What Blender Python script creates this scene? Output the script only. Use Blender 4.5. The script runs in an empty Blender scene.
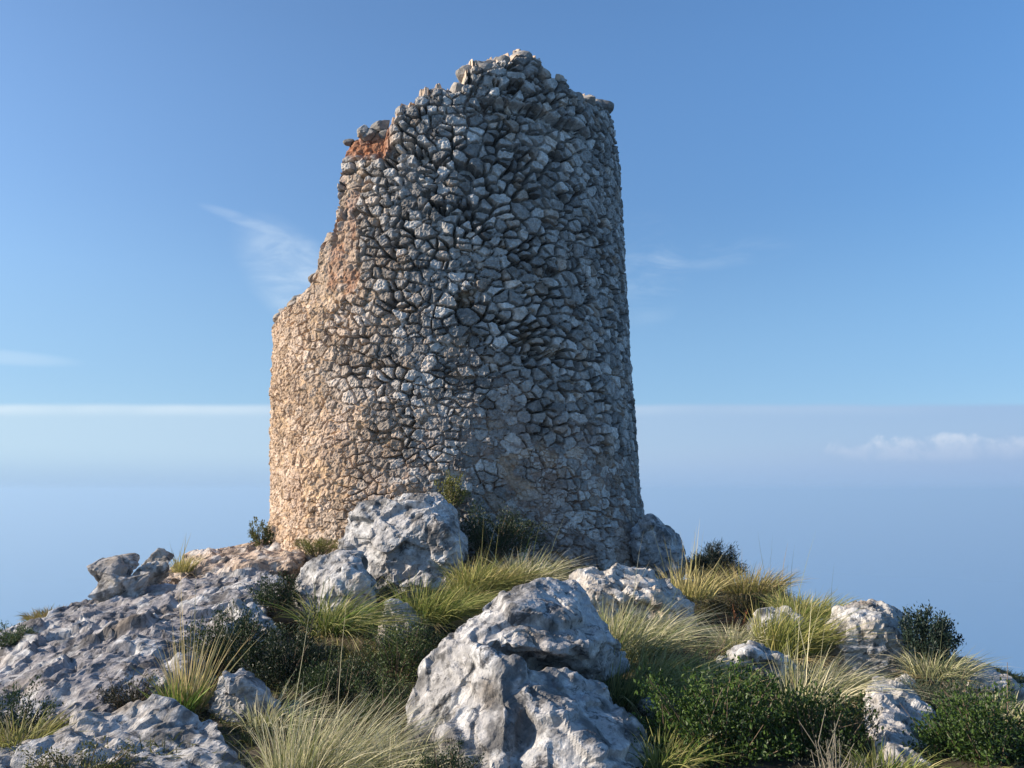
import bpy, bmesh, math, random
import numpy as np
from mathutils import Vector

# ---------------------------------------------------------------- camera, world, sun, exposure
SC = bpy.context.scene
COL = SC.collection
EYE = np.array([0.0, 0.0, 1.6])
PITCH = math.radians(7.6)          # the camera looks slightly upwards
FPX = 796.0                        # focal length in pixels of a 1024 px wide frame

cam_d = bpy.data.cameras.new("camera")
cam_d.sensor_width = 36.0
cam_d.lens = FPX / 1024.0 * 36.0
cam_d.clip_start = 0.05
cam_d.clip_end = 200000.0
cam = bpy.data.objects.new("camera", cam_d)
cam.location = EYE
cam.rotation_euler = (math.pi / 2 + PITCH, 0.0, 0.0)
COL.objects.link(cam)
SC.camera = cam

SUN_EL = math.radians(25.0)
SUN_AZ = math.radians(-96.0)      # from +Y towards +X: the sun stands to the left
sun_vec = Vector((math.sin(SUN_AZ) * math.cos(SUN_EL), math.cos(SUN_AZ) * math.cos(SUN_EL), math.sin(SUN_EL)))
sun_d = bpy.data.lights.new("sun", "SUN")
sun_d.energy = 4.9
sun_d.color = (1.0, 0.86, 0.70)
sun_d.angle = math.radians(0.6)
sun = bpy.data.objects.new("sun", sun_d)
sun.rotation_euler = (-sun_vec).to_track_quat("-Z", "Y").to_euler()
COL.objects.link(sun)

SC.view_settings.view_transform = "Standard"
SC.view_settings.look = "None"
SC.view_settings.exposure = 0.75
SC.view_settings.gamma = 1.0
SC.view_settings.use_curve_mapping = False
SC.cycles.use_denoising = True
SC.cycles.max_bounces = 6
SC.cycles.diffuse_bounces = 3
SC.cycles.glossy_bounces = 2
SC.cycles.transmission_bounces = 2
SC.cycles.volume_bounces = 2
SC.cycles.transparent_max_bounces = 8

world = bpy.data.worlds.new("World")
SC.world = world
world.use_nodes = True
wt = world.node_tree
for n in list(wt.nodes):
    wt.nodes.remove(n)


class NT:
    """Small helper to write node graphs in a few lines."""
    def __init__(self, tree):
        self.t = tree

    def n(self, kind, **kw):
        node = self.t.nodes.new(kind)
        for k, v in kw.items():
            setattr(node, k, v)
        return node

    def put(self, sock, v):
        if hasattr(v, "is_linked") or hasattr(v, "links"):
            self.t.links.new(v, sock)
        else:
            sock.default_value = v

    def math(self, op, a, b=0.0, c=0.0, clamp=False):
        m = self.n("ShaderNodeMath", operation=op, use_clamp=clamp)
        self.put(m.inputs[0], a)
        self.put(m.inputs[1], b)
        self.put(m.inputs[2], c)
        return m.outputs[0]

    def ramp(self, v, lo, hi, a=0.0, b=1.0, smooth=True):
        m = self.n("ShaderNodeMapRange", clamp=True)
        m.interpolation_type = "SMOOTHSTEP" if smooth else "LINEAR"
        self.put(m.inputs["Value"], v)
        self.put(m.inputs["From Min"], lo)
        self.put(m.inputs["From Max"], hi)
        self.put(m.inputs["To Min"], a)
        self.put(m.inputs["To Max"], b)
        return m.outputs["Result"]

    def mix(self, f, a, b, blend="MIX"):
        m = self.n("ShaderNodeMix", data_type="RGBA", blend_type=blend)
        self.put(m.inputs[0], f)
        self.put(m.inputs[6], a if not isinstance(a, tuple) else (*a[:3], 1.0))
        self.put(m.inputs[7], b if not isinstance(b, tuple) else (*b[:3], 1.0))
        return m.outputs[2]

    def noise(self, vec, scale, detail=4.0, rough=0.55, dist=0.0, out="Fac"):
        m = self.n("ShaderNodeTexNoise")
        if vec is not None:
            self.t.links.new(vec, m.inputs["Vector"])
        m.inputs["Scale"].default_value = scale
        m.inputs["Detail"].default_value = detail
        m.inputs["Roughness"].default_value = rough
        m.inputs["Distortion"].default_value = dist
        return m.outputs[out]

    def voronoi(self, vec, scale, feature="F1", out="Distance"):
        m = self.n("ShaderNodeTexVoronoi", feature=feature)
        if vec is not None:
            self.t.links.new(vec, m.inputs["Vector"])
        m.inputs["Scale"].default_value = scale
        return m.outputs[out]


W = NT(wt)
tc = W.n("ShaderNodeTexCoord")
sep = W.n("ShaderNodeSeparateXYZ")
wt.links.new(tc.outputs["Generated"], sep.inputs[0])
dx, dy, dz = sep.outputs
sky = W.n("ShaderNodeTexSky", sky_type="NISHITA")
sky.sun_disc = False
sky.sun_elevation = SUN_EL
sky.sun_rotation = SUN_AZ
sky.altitude = 400.0
sky.air_density = 1.0
sky.dust_density = 0.3
sky.ozone_density = 3.0
hs = W.n("ShaderNodeHueSaturation")
W.t.links.new(W.ramp(dx, -0.6, 0.45, 1.04, 1.15, smooth=False), hs.inputs["Saturation"])
wt.links.new(sky.outputs[0], hs.inputs["Color"])
skyc = hs.outputs[0]
el = W.math("ARCSINE", dz)                       # elevation in radians
side = W.ramp(dx, -0.55, 0.55, 1.0, 0.0, smooth=False)   # 1 towards the sun, 0 away from it
skyc = W.mix(W.ramp(el, 0.08, 0.36, 0.6, 0.0), skyc, W.mix(side, (1.75, 3.3, 5.5), (2.15, 3.75, 5.7)))
dome = W.n("ShaderNodeMapping")
dome.inputs["Scale"].default_value = (1.0, 1.0, 3.2)
dome.inputs["Rotation"].default_value = (0.0, math.radians(16), 0.0)
wt.links.new(tc.outputs["Generated"], dome.inputs["Vector"])
lift = W.ramp(el, 0.10, 0.58, 0.80, 1.28)
W.t.links.new(W.math("MULTIPLY", lift, W.math("ADD", 1.2, W.math("MULTIPLY", W.ramp(dx, -0.65, 0.25, 0.13, 0.0, smooth=False), W.ramp(el, 0.25, 0.55, 1.0, -1.6, smooth=False)))), hs.inputs["Value"])
# a few thin cirrus wisps: soft windows over stretched noise
def window(cx, cy, rx, ry, slope=0.0):
    az = W.math("ARCTAN2", dx, dy)
    a = W.math("SUBTRACT", az, cx)
    e = W.math("SUBTRACT", W.math("SUBTRACT", el, cy), W.math("MULTIPLY", a, slope))
    q = W.math("ADD", W.math("POWER", W.math("DIVIDE", a, rx), 2.0), W.math("POWER", W.math("DIVIDE", e, ry), 2.0))
    return W.ramp(q, 0.0, 1.0, 1.0, 0.0)
wis = W.ramp(W.noise(dome.outputs[0], 9.0, 7.0, 0.62, 0.6), 0.42, 0.72)
w1 = W.math("MULTIPLY", window(-0.262, 0.248, 0.095, 0.070, -0.55), W.ramp(W.noise(dome.outputs[0], 14.0, 6.0, 0.6, 0.8), 0.30, 0.70, 0.25, 0.85))
w5 = W.math("MULTIPLY", window(-0.335, 0.318, 0.060, 0.009, -0.22), W.ramp(W.noise(dome.outputs[0], 20.0, 5.0, 0.6, 0.6), 0.3, 0.6, 0.3, 1.0))
w1 = W.math("ADD", w1, W.math("MULTIPLY", w5, 0.35))
w2 = W.math("MULTIPLY", window(0.26, 0.285, 0.12, 0.022, 0.05), W.math("MULTIPLY", wis, 0.22))
w3 = W.math("MULTIPLY", window(-0.58, 0.140, 0.09, 0.010, 0.0), 0.4)
w4 = W.math("MULTIPLY", window(0.17, 0.27, 0.06, 0.08, 0.0), W.math("MULTIPLY", wis, 0.4))
wisp = W.math("MULTIPLY", W.math("ADD", W.math("ADD", w1, w2), W.math("ADD", w3, w4)), 0.42, clamp=True)
skyc = W.mix(wisp, skyc, (6.2, 6.9, 7.4))
# the bank of haze over the sea with its nearly level top
top_n = W.math("MULTIPLY", W.math("SUBTRACT", W.noise(tc.outputs["Generated"], 7.0, 3.0), 0.5), 0.010)
rise = W.math("DIVIDE", dz, W.math("ADD", W.math("ABSOLUTE", dy), 0.02))   # the bank's front is a straight one
top_e = W.math("ADD", 0.1065, W.math("MULTIPLY", top_n, 0.5))
bank = W.ramp(W.math("SUBTRACT", rise, top_e), -0.006, 0.002, 1.0, 0.0)
bankc = W.mix(side, (2.4, 3.3, 5.0), (3.7, 5.0, 6.1))
bankc = W.mix(W.ramp(el, -0.005, 0.05, 1.0, 0.0), bankc, W.mix(side, (2.2, 3.3, 5.2), (2.6, 3.8, 5.4)))
rim = W.math("MULTIPLY", W.ramp(W.math("ABSOLUTE", W.math("SUBTRACT", rise, W.math("SUBTRACT", top_e, 0.007))), 0.0, 0.012, 1.0, 0.0), W.math("MULTIPLY", W.math("MULTIPLY", side, 0.32), W.ramp(W.noise(tc.outputs["Generated"], 5.0, 4.0), 0.3, 0.65, 0.2, 1.0)))
skyc = W.mix(W.math("MULTIPLY", bank, W.math("MAXIMUM", W.ramp(side, 0.0, 1.0, 0.7, 0.9), W.ramp(el, 0.02, 0.07, 0.97, 0.7))), skyc, bankc)
skyc = W.mix(W.math("MULTIPLY", rim, bank), skyc, (7.0, 7.4, 7.6))
# a row of far low clouds at the right, flat below and billowing above
cn = W.noise(tc.outputs["Generated"], 36.0, 9.0, 0.62, 0.4)
crow = window(0.50, 0.044, 0.17, 0.024, 0.0)
cd = W.ramp(W.math("ADD", W.math("MULTIPLY", crow, 0.40), W.math("MULTIPLY", cn, 1.2)), 0.72, 1.10)
cbase = W.ramp(el, 0.026, 0.042, 0.0, 1.0)
cloud = W.math("MULTIPLY", W.math("MULTIPLY", cd, cbase), W.math("MULTIPLY", W.ramp(crow, 0.0, 0.35), 0.5))
cshade = W.mix(W.math("MULTIPLY", W.ramp(el, 0.040, 0.066), W.ramp(cn, 0.35, 0.6, 0.4, 1.0)), (3.6, 4.3, 5.6), (6.3, 6.5, 6.9))
skyc = W.mix(cloud, skyc, cshade)
bg = W.n("ShaderNodeBackground")
wt.links.new(skyc, bg.inputs["Color"])
bg.inputs["Strength"].default_value = 0.088
wo = W.n("ShaderNodeOutputWorld")
wt.links.new(bg.outputs[0], wo.inputs["Surface"])
def new_mat(name):
    m = bpy.data.materials.new(name)
    m.use_nodes = True
    t = m.node_tree
    b = next(n for n in t.nodes if n.type == "BSDF_PRINCIPLED")
    return m, NT(t), b


def link_mesh(name, me, mat=None, parent=None):
    o = bpy.data.objects.new(name, me)
    COL.objects.link(o)
    if mat is not None:
        me.materials.append(mat)
    if parent is not None:
        o.parent = parent
    return o


SEA_Z = -360.0
HAZE = 0.00050
# ---------------------------------------------------------------- sea and the air over it
me = bpy.data.meshes.new("sea")
N = 96
vs, fs = [(0.0, 9.0, SEA_Z)], []
rings = [600, 1500, 4000, 12000, 40000]
for r in rings:
    for k in range(N):
        vs.append((r * math.cos(2 * math.pi * k / N), 9 + r * math.sin(2 * math.pi * k / N), SEA_Z))
for k in range(N):
    fs.append((0, 1 + k, 1 + (k + 1) % N))
for i in range(len(rings) - 1):
    for k in range(N):
        a, b = 1 + i * N + k, 1 + i * N + (k + 1) % N
        fs.append((a, a + N, b + N, b))
me.from_pydata(vs, [], fs)
m, T, B = new_mat("sea_water")
B.inputs["Base Color"].default_value = (0.07, 0.24, 0.46, 1)
B.inputs["Roughness"].default_value = 0.2
B.inputs["IOR"].default_value = 1.33
sea = link_mesh("sea", me, m)
sea["kind"] = "structure"

bm = bmesh.new()
bmesh.ops.create_cube(bm, size=1.0)
top_z, bot_z = 11.5, SEA_Z - 1.0
for v in bm.verts:
    v.co.x *= 90000
    v.co.y *= 90000
    v.co.z = top_z if v.co.z > 0 else bot_z
me = bpy.data.meshes.new("haze")
bm.to_mesh(me)
bm.free()
m = bpy.data.materials.new("sea_haze")
m.use_nodes = True
t = m.node_tree
for n in list(t.nodes):
    t.nodes.remove(n)
pv = t.nodes.new("ShaderNodeVolumePrincipled")
pv.inputs["Color"].default_value = (0.45, 0.615, 0.755, 1)
pv.inputs["Density"].default_value = HAZE
pv.inputs["Anisotropy"].default_value = 0.2
mo = t.nodes.new("ShaderNodeOutputMaterial")
t.links.new(pv.outputs[0], mo.inputs["Volume"])
haze = link_mesh("haze", me, m)
haze["kind"] = "stuff"
# ---------------------------------------------------------------- numeric helpers
def hash01(ix, iy, iz, seed):
    h = (ix.astype(np.int64) * 374761393 + iy.astype(np.int64) * 668265263 + iz.astype(np.int64) * 2147483647 + seed * 1274126177) & 0xFFFFFFFF
    h = ((h ^ (h >> 13)) * 1274126177) & 0xFFFFFFFF
    h = ((h ^ (h >> 16)) * 2246822519) & 0xFFFFFFFF
    h = h ^ (h >> 15)
    return (h & 0xFFFFFF) / float(0xFFFFFF)


def vnoise(p, seed=0):
    """Value noise in -1..1 for an (n, 3) array."""
    i = np.floor(p).astype(np.int64)
    f = p - i
    f = f * f * f * (f * (f * 6 - 15) + 10)
    out = 0.0
    for a in (0, 1):
        wa = f[:, 0] if a else 1 - f[:, 0]
        for b in (0, 1):
            wb = f[:, 1] if b else 1 - f[:, 1]
            for c in (0, 1):
                wc = f[:, 2] if c else 1 - f[:, 2]
                out = out + wa * wb * wc * hash01(i[:, 0] + a, i[:, 1] + b, i[:, 2] + c, seed)
    return out * 2 - 1


ROT = np.array([[0.36, 0.48, -0.8], [-0.8, 0.6, 0.0], [0.48, 0.64, 0.6]])


def fbm(p, octaves=4, seed=0, gain=0.5, ridged=False):
    out, amp, tot = 0.0, 1.0, 0.0
    q = np.array(p, dtype=float)
    for o in range(octaves):
        v = vnoise(q, seed + o * 17)
        if ridged:
            v = 1 - 2 * np.abs(v)
        out = out + amp * v
        tot += amp
        amp *= gain
        q = q @ ROT.T * 2.03 + 11.7
    return out / tot


def sstep(a, b, x):
    t = np.clip((x - a) / (b - a), 0, 1)
    return t * t * (3 - 2 * t)


cp, sp = math.cos(PITCH), math.sin(PITCH)


def at(px, py, Y):
    """World point seen at pixel (px, py) of the photograph, Y metres ahead."""
    u, v = (px - 512.0) / FPX, (384.0 - py) / FPX
    d = np.array([u, cp - v * sp, sp + v * cp])
    return EYE + d * (Y / d[1])


def proj(p):
    q = np.asarray(p, float) - EYE
    depth = q[..., 1] * cp + q[..., 2] * sp
    up = -q[..., 1] * sp + q[..., 2] * cp
    return 512 + FPX * q[..., 0] / depth, 384 - FPX * up / depth


def mesh_np(name, verts, faces, mat=None, parent=None, col=None, smooth=False, extra=None):
    """verts (n,3); faces an (m,k) array or a list of such arrays; col (n,3) point colours."""
    me = bpy.data.meshes.new(name)
    verts = np.asarray(verts, np.float32)
    if not isinstance(faces, (list, tuple)):
        faces = [faces]
    faces = [np.asarray(f, np.int32) for f in faces if len(f)]
    loops = np.concatenate([f.ravel() for f in faces])
    sizes = np.concatenate([np.full(len(f), f.shape[1], np.int32) for f in faces])
    starts = np.concatenate([[0], np.cumsum(sizes)[:-1]]).astype(np.int32)
    me.vertices.add(len(verts))
    me.vertices.foreach_set("co", verts.ravel())
    me.loops.add(len(loops))
    me.loops.foreach_set("vertex_index", loops)
    me.polygons.add(len(sizes))
    me.polygons.foreach_set("loop_start", starts)
    me.polygons.foreach_set("loop_total", sizes)
    me.polygons.foreach_set("use_smooth", np.full(len(sizes), smooth, bool))
    me.update(calc_edges=True)
    if col is not None:
        a = me.attributes.new("tint", "FLOAT_COLOR", "POINT")
        c = np.ones((len(verts), 4), np.float32)
        c[:, :3] = col
        a.data.foreach_set("color", c.ravel())
    return link_mesh(name, me, mat, parent)


def tag(o, label, cat, group=None):
    o["label"] = label
    o["category"] = cat
    if group:
        o["group"] = group
    return o


def empty(name, loc, label, cat, group=None):
    o = bpy.data.objects.new(name, None)
    o.empty_display_size = 0.2
    o.location = loc
    COL.objects.link(o)
    bpy.context.view_layer.update()
    return tag(o, label, cat, group)


# ---------------------------------------------------------------- materials
def tinted(name, rough=0.95, spec=0.2, scale=None, var=0.25, bump=0.0, bump_scale=60.0, transl=0.0):
    """Base colour from the mesh's own tint, broken up by procedural noise."""
    m, T, B = new_mat(name)
    a = T.n("ShaderNodeAttribute", attribute_name="tint")
    c = a.outputs["Color"]
    g = T.n("ShaderNodeNewGeometry")
    if scale:
        tcn = T.n("ShaderNodeTexCoord")
        nz = T.noise(tcn.outputs["Object"], scale, 6.0, 0.65)
        c = T.mix(1.0, c, T.mix(T.ramp(nz, 0.3, 0.7, smooth=False), (1 - var,) * 3, (1 + var,) * 3), "MULTIPLY")
    m.node_tree.links.new(c, B.inputs["Base Color"])
    B.inputs["Roughness"].default_value = rough
    B.inputs["Specular IOR Level"].default_value = spec
    if bump:
        tcn = T.n("ShaderNodeTexCoord")
        b = T.n("ShaderNodeBump")
        b.inputs["Strength"].default_value = bump
        b.inputs["Distance"].default_value = 0.018
        m.node_tree.links.new(T.noise(tcn.outputs["Object"], bump_scale, 5.0, 0.7), b.inputs["Height"])
        m.node_tree.links.new(b.outputs[0], B.inputs["Normal"])
    if transl:
        tr = T.n("ShaderNodeBsdfTranslucent")
        m.node_tree.links.new(c, tr.inputs["Color"])
        ms = T.n("ShaderNodeMixShader")
        ms.inputs[0].default_value = transl
        m.node_tree.links.new(B.outputs[0], ms.inputs[1])
        m.node_tree.links.new(tr.outputs[0], ms.inputs[2])
        out = next(n for n in m.node_tree.nodes if n.type == "OUTPUT_MATERIAL")
        m.node_tree.links.new(ms.outputs[0], out.inputs["Surface"])
    return m


M_WALL = tinted("tower_masonry", 0.95, 0.15, 18.0, 0.38, 0.5, 60.0)
M_ROCK = tinted("limestone", 0.93, 0.2, 26.0, 0.16, 0.6, 45.0)
# lichen, and solution pits too fine for the mesh, their shade painted dark
_nt = M_ROCK.node_tree
_T = NT(_nt)
_B = next(n for n in _nt.nodes if n.type == "BSDF_PRINCIPLED")
_src = _B.inputs["Base Color"].links[0].from_socket
_tc = _T.n("ShaderNodeTexCoord").outputs["Object"]
_pale = _T.ramp(_T.noise(_tc, 11.0, 8.0, 0.72, 0.4), 0.50, 0.60)
_c = _T.mix(_T.math("MULTIPLY", _pale, 0.8), _src, _T.mix(1.0, _src, (1.5, 1.5, 1.49), "MULTIPLY"))
_m = _T.n("ShaderNodeMapping")
_m.inputs["Location"].default_value = (3.1, 7.7, 1.3)
_nt.links.new(_tc, _m.inputs["Vector"])
_dark = _T.ramp(_T.noise(_m.outputs[0], 7.0, 9.0, 0.78, 0.6), 0.52, 0.62)
_c = _T.mix(_T.math("MULTIPLY", _dark, 0.85), _c, (0.04, 0.04, 0.042))
_spk = _T.ramp(_T.noise(_tc, 70.0, 3.0, 0.6), 0.60, 0.68)
_c = _T.mix(_T.math("MULTIPLY", _spk, 0.5), _c, (0.07, 0.07, 0.068))
_nt.links.new(_c, _B.inputs["Base Color"])
M_BLADE = tinted("grass_blade", 0.6, 0.3, transl=0.3)
M_LEAF = tinted("shrub_leaf", 0.5, 0.4, transl=0.15)
M_TWIG = tinted("twig", 0.9, 0.1)
M_SOIL = tinted("soil", 1.0, 0.05, 30.0, 0.35, 0.6, 40.0)
# ---------------------------------------------------------------- the ruined tower
D = 14.0                                    # distance of the tower's axis
rng = np.random.default_rng(7)


ZS = 1.42                                   # stones lie on their longer side


def rubble(s, z, a, b, seed, absent=0.14, extra=0.25, wmax=0.0045):
    """Irregular coursed rubble: for each (s, z) the stone it lies in and its distance to the joint."""
    i0, j0 = np.floor(s / a).astype(np.int64), np.floor(z / b).astype(np.int64)
    def seed_pt(i, j, k):
        o = np.zeros_like(i)
        r1, r2 = hash01(i, j, o + 1 + 10 * k, seed), hash01(i, j, o + 2 + 10 * k, seed)
        r3, r4 = hash01(i, j, o + 3 + 10 * k, seed), hash01(i, j, o + 4 + 10 * k, seed)
        cs = (i + 0.5 * (j % 2) + 0.5 + (r1 - 0.5) * 0.95) * a
        cz = (j + 0.5 + (r2 - 0.5) * 0.75) * b
        if k == 0:
            w = wmax * (r3 * 1.4 - 0.3)
            gone = r4 < absent
        else:
            w = -wmax * r3 * 0.6
            gone = r4 > extra
        return cs, cz, w, gone
    best = np.full(s.shape, 1e9)
    bcs, bcz, bid = np.zeros_like(s), np.zeros_like(s), np.zeros(s.shape, np.int64)
    bw = np.zeros_like(s)
    offs = [(di, dj) for dj in (-2, -1, 0, 1, 2) for di in (-2, -1, 0, 1, 2) if abs(di) + abs(dj) < 4]
    for di, dj in offs:
        for k in (0, 1):
            cs, cz, w, gone = seed_pt(i0 + di, j0 + dj, k)
            d = (s - cs) ** 2 + ((z - cz) * ZS) ** 2 - w
            d[gone] = 1e9
            u = d < best
            best = np.where(u, d, best)
            bcs, bcz, bw = np.where(u, cs, bcs), np.where(u, cz, bcz), np.where(u, w, bw)
            bid = np.where(u, ((i0 + di) * 7919 + (j0 + dj)) * 2 + k, bid)
    edge = np.full(s.shape, 1.0)
    for di, dj in offs:
        for k in (0, 1):
            cs, cz, w, gone = seed_pt(i0 + di, j0 + dj, k)
            idd = ((i0 + di) * 7919 + (j0 + dj)) * 2 + k
            d = (s - cs) ** 2 + ((z - cz) * ZS) ** 2 - w
            sep_ = np.sqrt((cs - bcs) ** 2 + ((cz - bcz) * ZS) ** 2) + 1e-6
            e = (d - best) / (2 * sep_)
            e[gone | (idd == bid)] = 1.0
            edge = np.minimum(edge, e)
    return bid, s - bcs, z - bcz, np.maximum(edge, 0)


def rid(ids, k, seed=3):
    return hash01(ids, ids * 0 + k, ids * 0 + 5, seed)


def axis_x(z):
    return TX0 + TSLOPE * z


# axis and radius measured from the photograph's outline
zb = at(457, 560, D - 3.2)[2]
def radius(z):
    return 3.075 - 0.006 * z


TX0, TSLOPE = -0.955, -0.020

# the broken top: angle from the side that faces the camera -> height of the rim in the photograph
RIM = [(271, 324), (281, 311), (300, 294), (314, 272), (320, 246), (330, 224), (336, 202), (337, 152), (341, 138), (362, 131), (384, 131), (390, 126),
       (398, 116), (402, 106), (414, 101), (428, 97), (441, 94), (455, 90), (463, 81), (468, 70), (481, 70), (495, 62), (515, 57), (535, 62),
       (547, 70), (556, 80), (570, 89), (578, 98), (588, 107), (594, 104), (607, 103), (612, 114), (615, 126)]


def rim_z(th_deg):
    pts = []
    for px, py in RIM:
        lo, hi = -78.0, 80.0                # the angle at which the wall passes this column of the photograph
        for _ in range(40):
            mid = (lo + hi) / 2
            a, z = math.radians(mid), 6.0
            for _ in range(5):
                z = at(px, py, D - radius(z) * math.cos(a))[2]
            p = (axis_x(z) + (radius(z) + 0.06) * math.sin(a), D - (radius(z) + 0.06) * math.cos(a), z)
            if proj(p)[0] < px:
                lo = mid
            else:
                hi = mid
        pts.append((mid, z))
    pts = [(-125, pts[0][1] - 0.4), (-100, pts[0][1] - 0.2)] + pts + [(95, pts[-1][1] - 0.5), (125, 6.2), (160, 4.8), (200, 4.0), (235, pts[0][1] - 0.4)]
    return np.interp(th_deg, [q[0] for q in pts], [q[1] for q in pts])


def build_tower():
    th = np.concatenate([np.radians(np.arange(-104, 104, 0.215)), np.radians(np.arange(104, 256, 1.6))])
    nth = len(th)
    thd = np.degrees(th)
    z0 = 0.0
    top = rim_z(thd)
    # stone-sized steps along the rim
    arc = 3.2 * th
    stepn = hash01(np.floor(arc / 0.17 + 0.4 * vnoise(np.c_[arc * 2, arc * 0, arc * 0], 4)).astype(np.int64), np.zeros(nth, np.int64), np.zeros(nth, np.int64), 9) - 0.5
    top = top + stepn * 0.16 + 0.05 * vnoise(np.c_[arc * 9, arc * 0, arc * 0], 5)
    nz = 660
    Z = np.minimum(np.linspace(z0, top.max() + 0.001, nz)[:, None], top[None, :])
    TH = np.repeat(th[None, :], nz, 0)
    s = (3.2 * TH).ravel()
    z = Z.ravel()
    # warp, then two sizes of rubble
    P3 = np.c_[s, z, s * 0]
    sw = s + 0.013 * fbm(P3 * 14, 2, 25) + 0.055 * fbm(P3 * 3.1, 3, 21) + 0.08 * vnoise(P3 * 0.7, 22)
    zw = z + 0.012 * fbm(P3 * 14, 2, 26) + 0.035 * fbm(P3 * 3.3, 3, 23) + 0.07 * vnoise(P3 * 0.55, 24)
    ids, ds, dz_, e = rubble(sw, zw, 0.212, 0.152, 5, 0.20, 0.55, 0.006)
    # how weathered and mortar-filled: sunny, lower and left parts are flush, the rest is deeply raked out
    thq = np.degrees(s / 3.2)
    flush = sstep(8, -42, thq + 14 * fbm(P3 * 0.8, 3, 31)) * sstep(7.0, 4.6, z + 0.9 * fbm(P3 * 0.7, 3, 33) + 0.03 * (thq + 60))
    flush = np.clip(flush + 0.75 * sstep(3.2, 1.3, z + 0.9 * fbm(P3 * 0.9, 3, 35)) + 0.6 * sstep(0.25, 0.55, fbm(P3 * 0.55, 3, 36)), 0, 1)
    flush = np.clip(flush * 0.92, 0, 1)
    gap = 0.002 + 0.005 * (1 - flush) + (0.013 - 0.006 * flush) * np.clip(fbm(P3 * 3.2, 3, 41) * 1.6, -1, 1) + 0.012 * rid(ids, 1) ** 3
    gap = np.maximum(gap, 0.002)
    H = (0.042 + 0.052 * rid(ids, 2)) * (1 - 0.66 * flush) * (1 - 0.35 * sstep(25, 60, thq))
    amp = (1 - 0.6 * flush) * (1 - 0.35 * sstep(25, 60, thq))
    gap = gap * (1 - 0.45 * flush)
    gap = gap * (0.75 - 0.85 * np.clip(dz_ / 0.09, -1, 1)) + 0.001
    edge_w = (0.014 + 0.018 * rid(ids, 3)) * (1 - 0.25 * flush)
    jd = 0.012 + (0.19 - 0.145 * flush) * sstep(-0.08, 0.34, fbm(P3 * 4.3, 3, 42) + 0.25 * (rid(ids, 9) - 0.5)) * (1 - 0.35 * flush)
    gap = np.maximum(gap + 0.010 * sstep(0.15, 0.5, fbm(P3 * 4.3, 3, 42)), 0.002)
    stone = -jd + (H + jd) * sstep(0, 1, (e - gap) / edge_w)
    # facets: every stone shows two or three broken planes
    tx, tz = (rid(ids, 4) - 0.5) * 0.55 * amp, ((rid(ids, 5) - 0.5) * 0.55 - 0.10) * amp
    stone = np.minimum(stone, H + tx * ds + tz * dz_)
    for k in range(3):
        an = 6.283 * rid(ids, 10 + k)
        sl = (0.35 + 0.75 * rid(ids, 14 + k)) * amp
        off = 0.032 + 0.07 * rid(ids, 18 + k)
        stone = np.minimum(stone, H + off - sl * (np.cos(an) * ds + np.sin(an) * dz_))
    stone = stone + 0.020 * fbm(P3 * 15, 4, 51, 0.65) + 0.009 * vnoise(P3 * 48, 52)
    stone = stone + flush * (0.016 * fbm(P3 * 8, 4, 53, 0.6) + 0.010 * fbm(P3 * 26, 2, 54))
    fallen = (rid(ids, 6) < 0.035 * (1 - flush) + 0.008)
    stone = np.where(fallen, stone - 0.16, stone)
    mort = -0.9 * jd * (1 - flush) + 0.004 * flush + 0.028 * fbm(P3 * 7, 4, 61) + 0.012 * fbm(P3 * 30, 2, 62)
    mort = mort - 0.05 * (1 - flush) * sstep(0.1, 0.5, fbm(P3 * 1.6, 2, 63))
    mort = mort + flush * (0.045 * sstep(-0.05, 0.40, fbm(P3 * 1.9, 4, 66, 0.6)) + 0.014 * fbm(P3 * 11, 3, 67, 0.65))
    # chinking: small stones pushed into the joints
    id3, a3, b3, e3 = rubble(sw * 1.0 + 3.3, zw + 7.7, 0.085, 0.070, 15, 0.30, 0.2, 0.0005)
    chink = sstep(0.002, 0.014, e3) * (0.25 + rid(id3, 1)) * 0.055 * (rid(id3, 2) < 0.72)
    mort = mort + chink * (1 - 0.55 * flush)
    ischink = sstep(0.012, 0.03, chink)
    slit = sstep(0.010, 0.003, e) * sstep(0.10, 0.35, fbm(P3 * 2.9, 3, 64)) * flush
    mort = mort - 0.06 * slit
    stone = stone - 0.05 * slit * sstep(0.012, 0.004, e)
    h = np.maximum(stone, mort)
    ismort = sstep(-0.012, 0.012, mort - stone)
    # bulges, and the projecting course just under the top on the right
    h = h + 0.045 * fbm(P3 * 0.6, 3, 71)
    led = 7.20 + 0.05 * vnoise(P3 * 2.5, 72)
    wl = sstep(10, 17, thq) * sstep(54, 44, thq)
    h = h + wl * (0.05 * sstep(led, led + 0.03, z) - 0.11 * sstep(0.12, 0.03, np.abs(z - led + 0.06)))
    # facing lost below the rim at the upper left, baring the red earth core
    dtop = np.repeat(top[None, :], nz, 0).ravel() - z
    cav = sstep(0.48, 0.32, dtop + 0.22 * fbm(P3 * 2.6, 3, 73)) * sstep(-32, -29, thq) * sstep(-11, -16, thq)
    scar = sstep(0.22, 0.42, fbm(P3 * np.array([1.3, 1.3, 0.8]), 3, 74) + 0.30 * np.exp(-((thq + 27) / 6) ** 2 - ((z - 5.0) / 1.1) ** 2)) * sstep(-14, -22, thq) * sstep(-44, -34, thq) * sstep(3.9, 4.5, z)
    bare = np.maximum(cav, scar)
    h = h * (1 - 0.8 * bare) + bare * (-0.10 * cav + 0.05 * fbm(P3 * 5, 4, 75, 0.6) + 0.02 * fbm(P3 * 22, 3, 76))
    # spread foot
    h = h + 0.04 * sstep(1.4, 0.5, z) + (0.09 * sstep(4.5, 1.8, z) + 0.13 * sstep(1.7, 0.6, z)) * sstep(20, 60, thq)
    R = radius(z) + h
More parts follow.
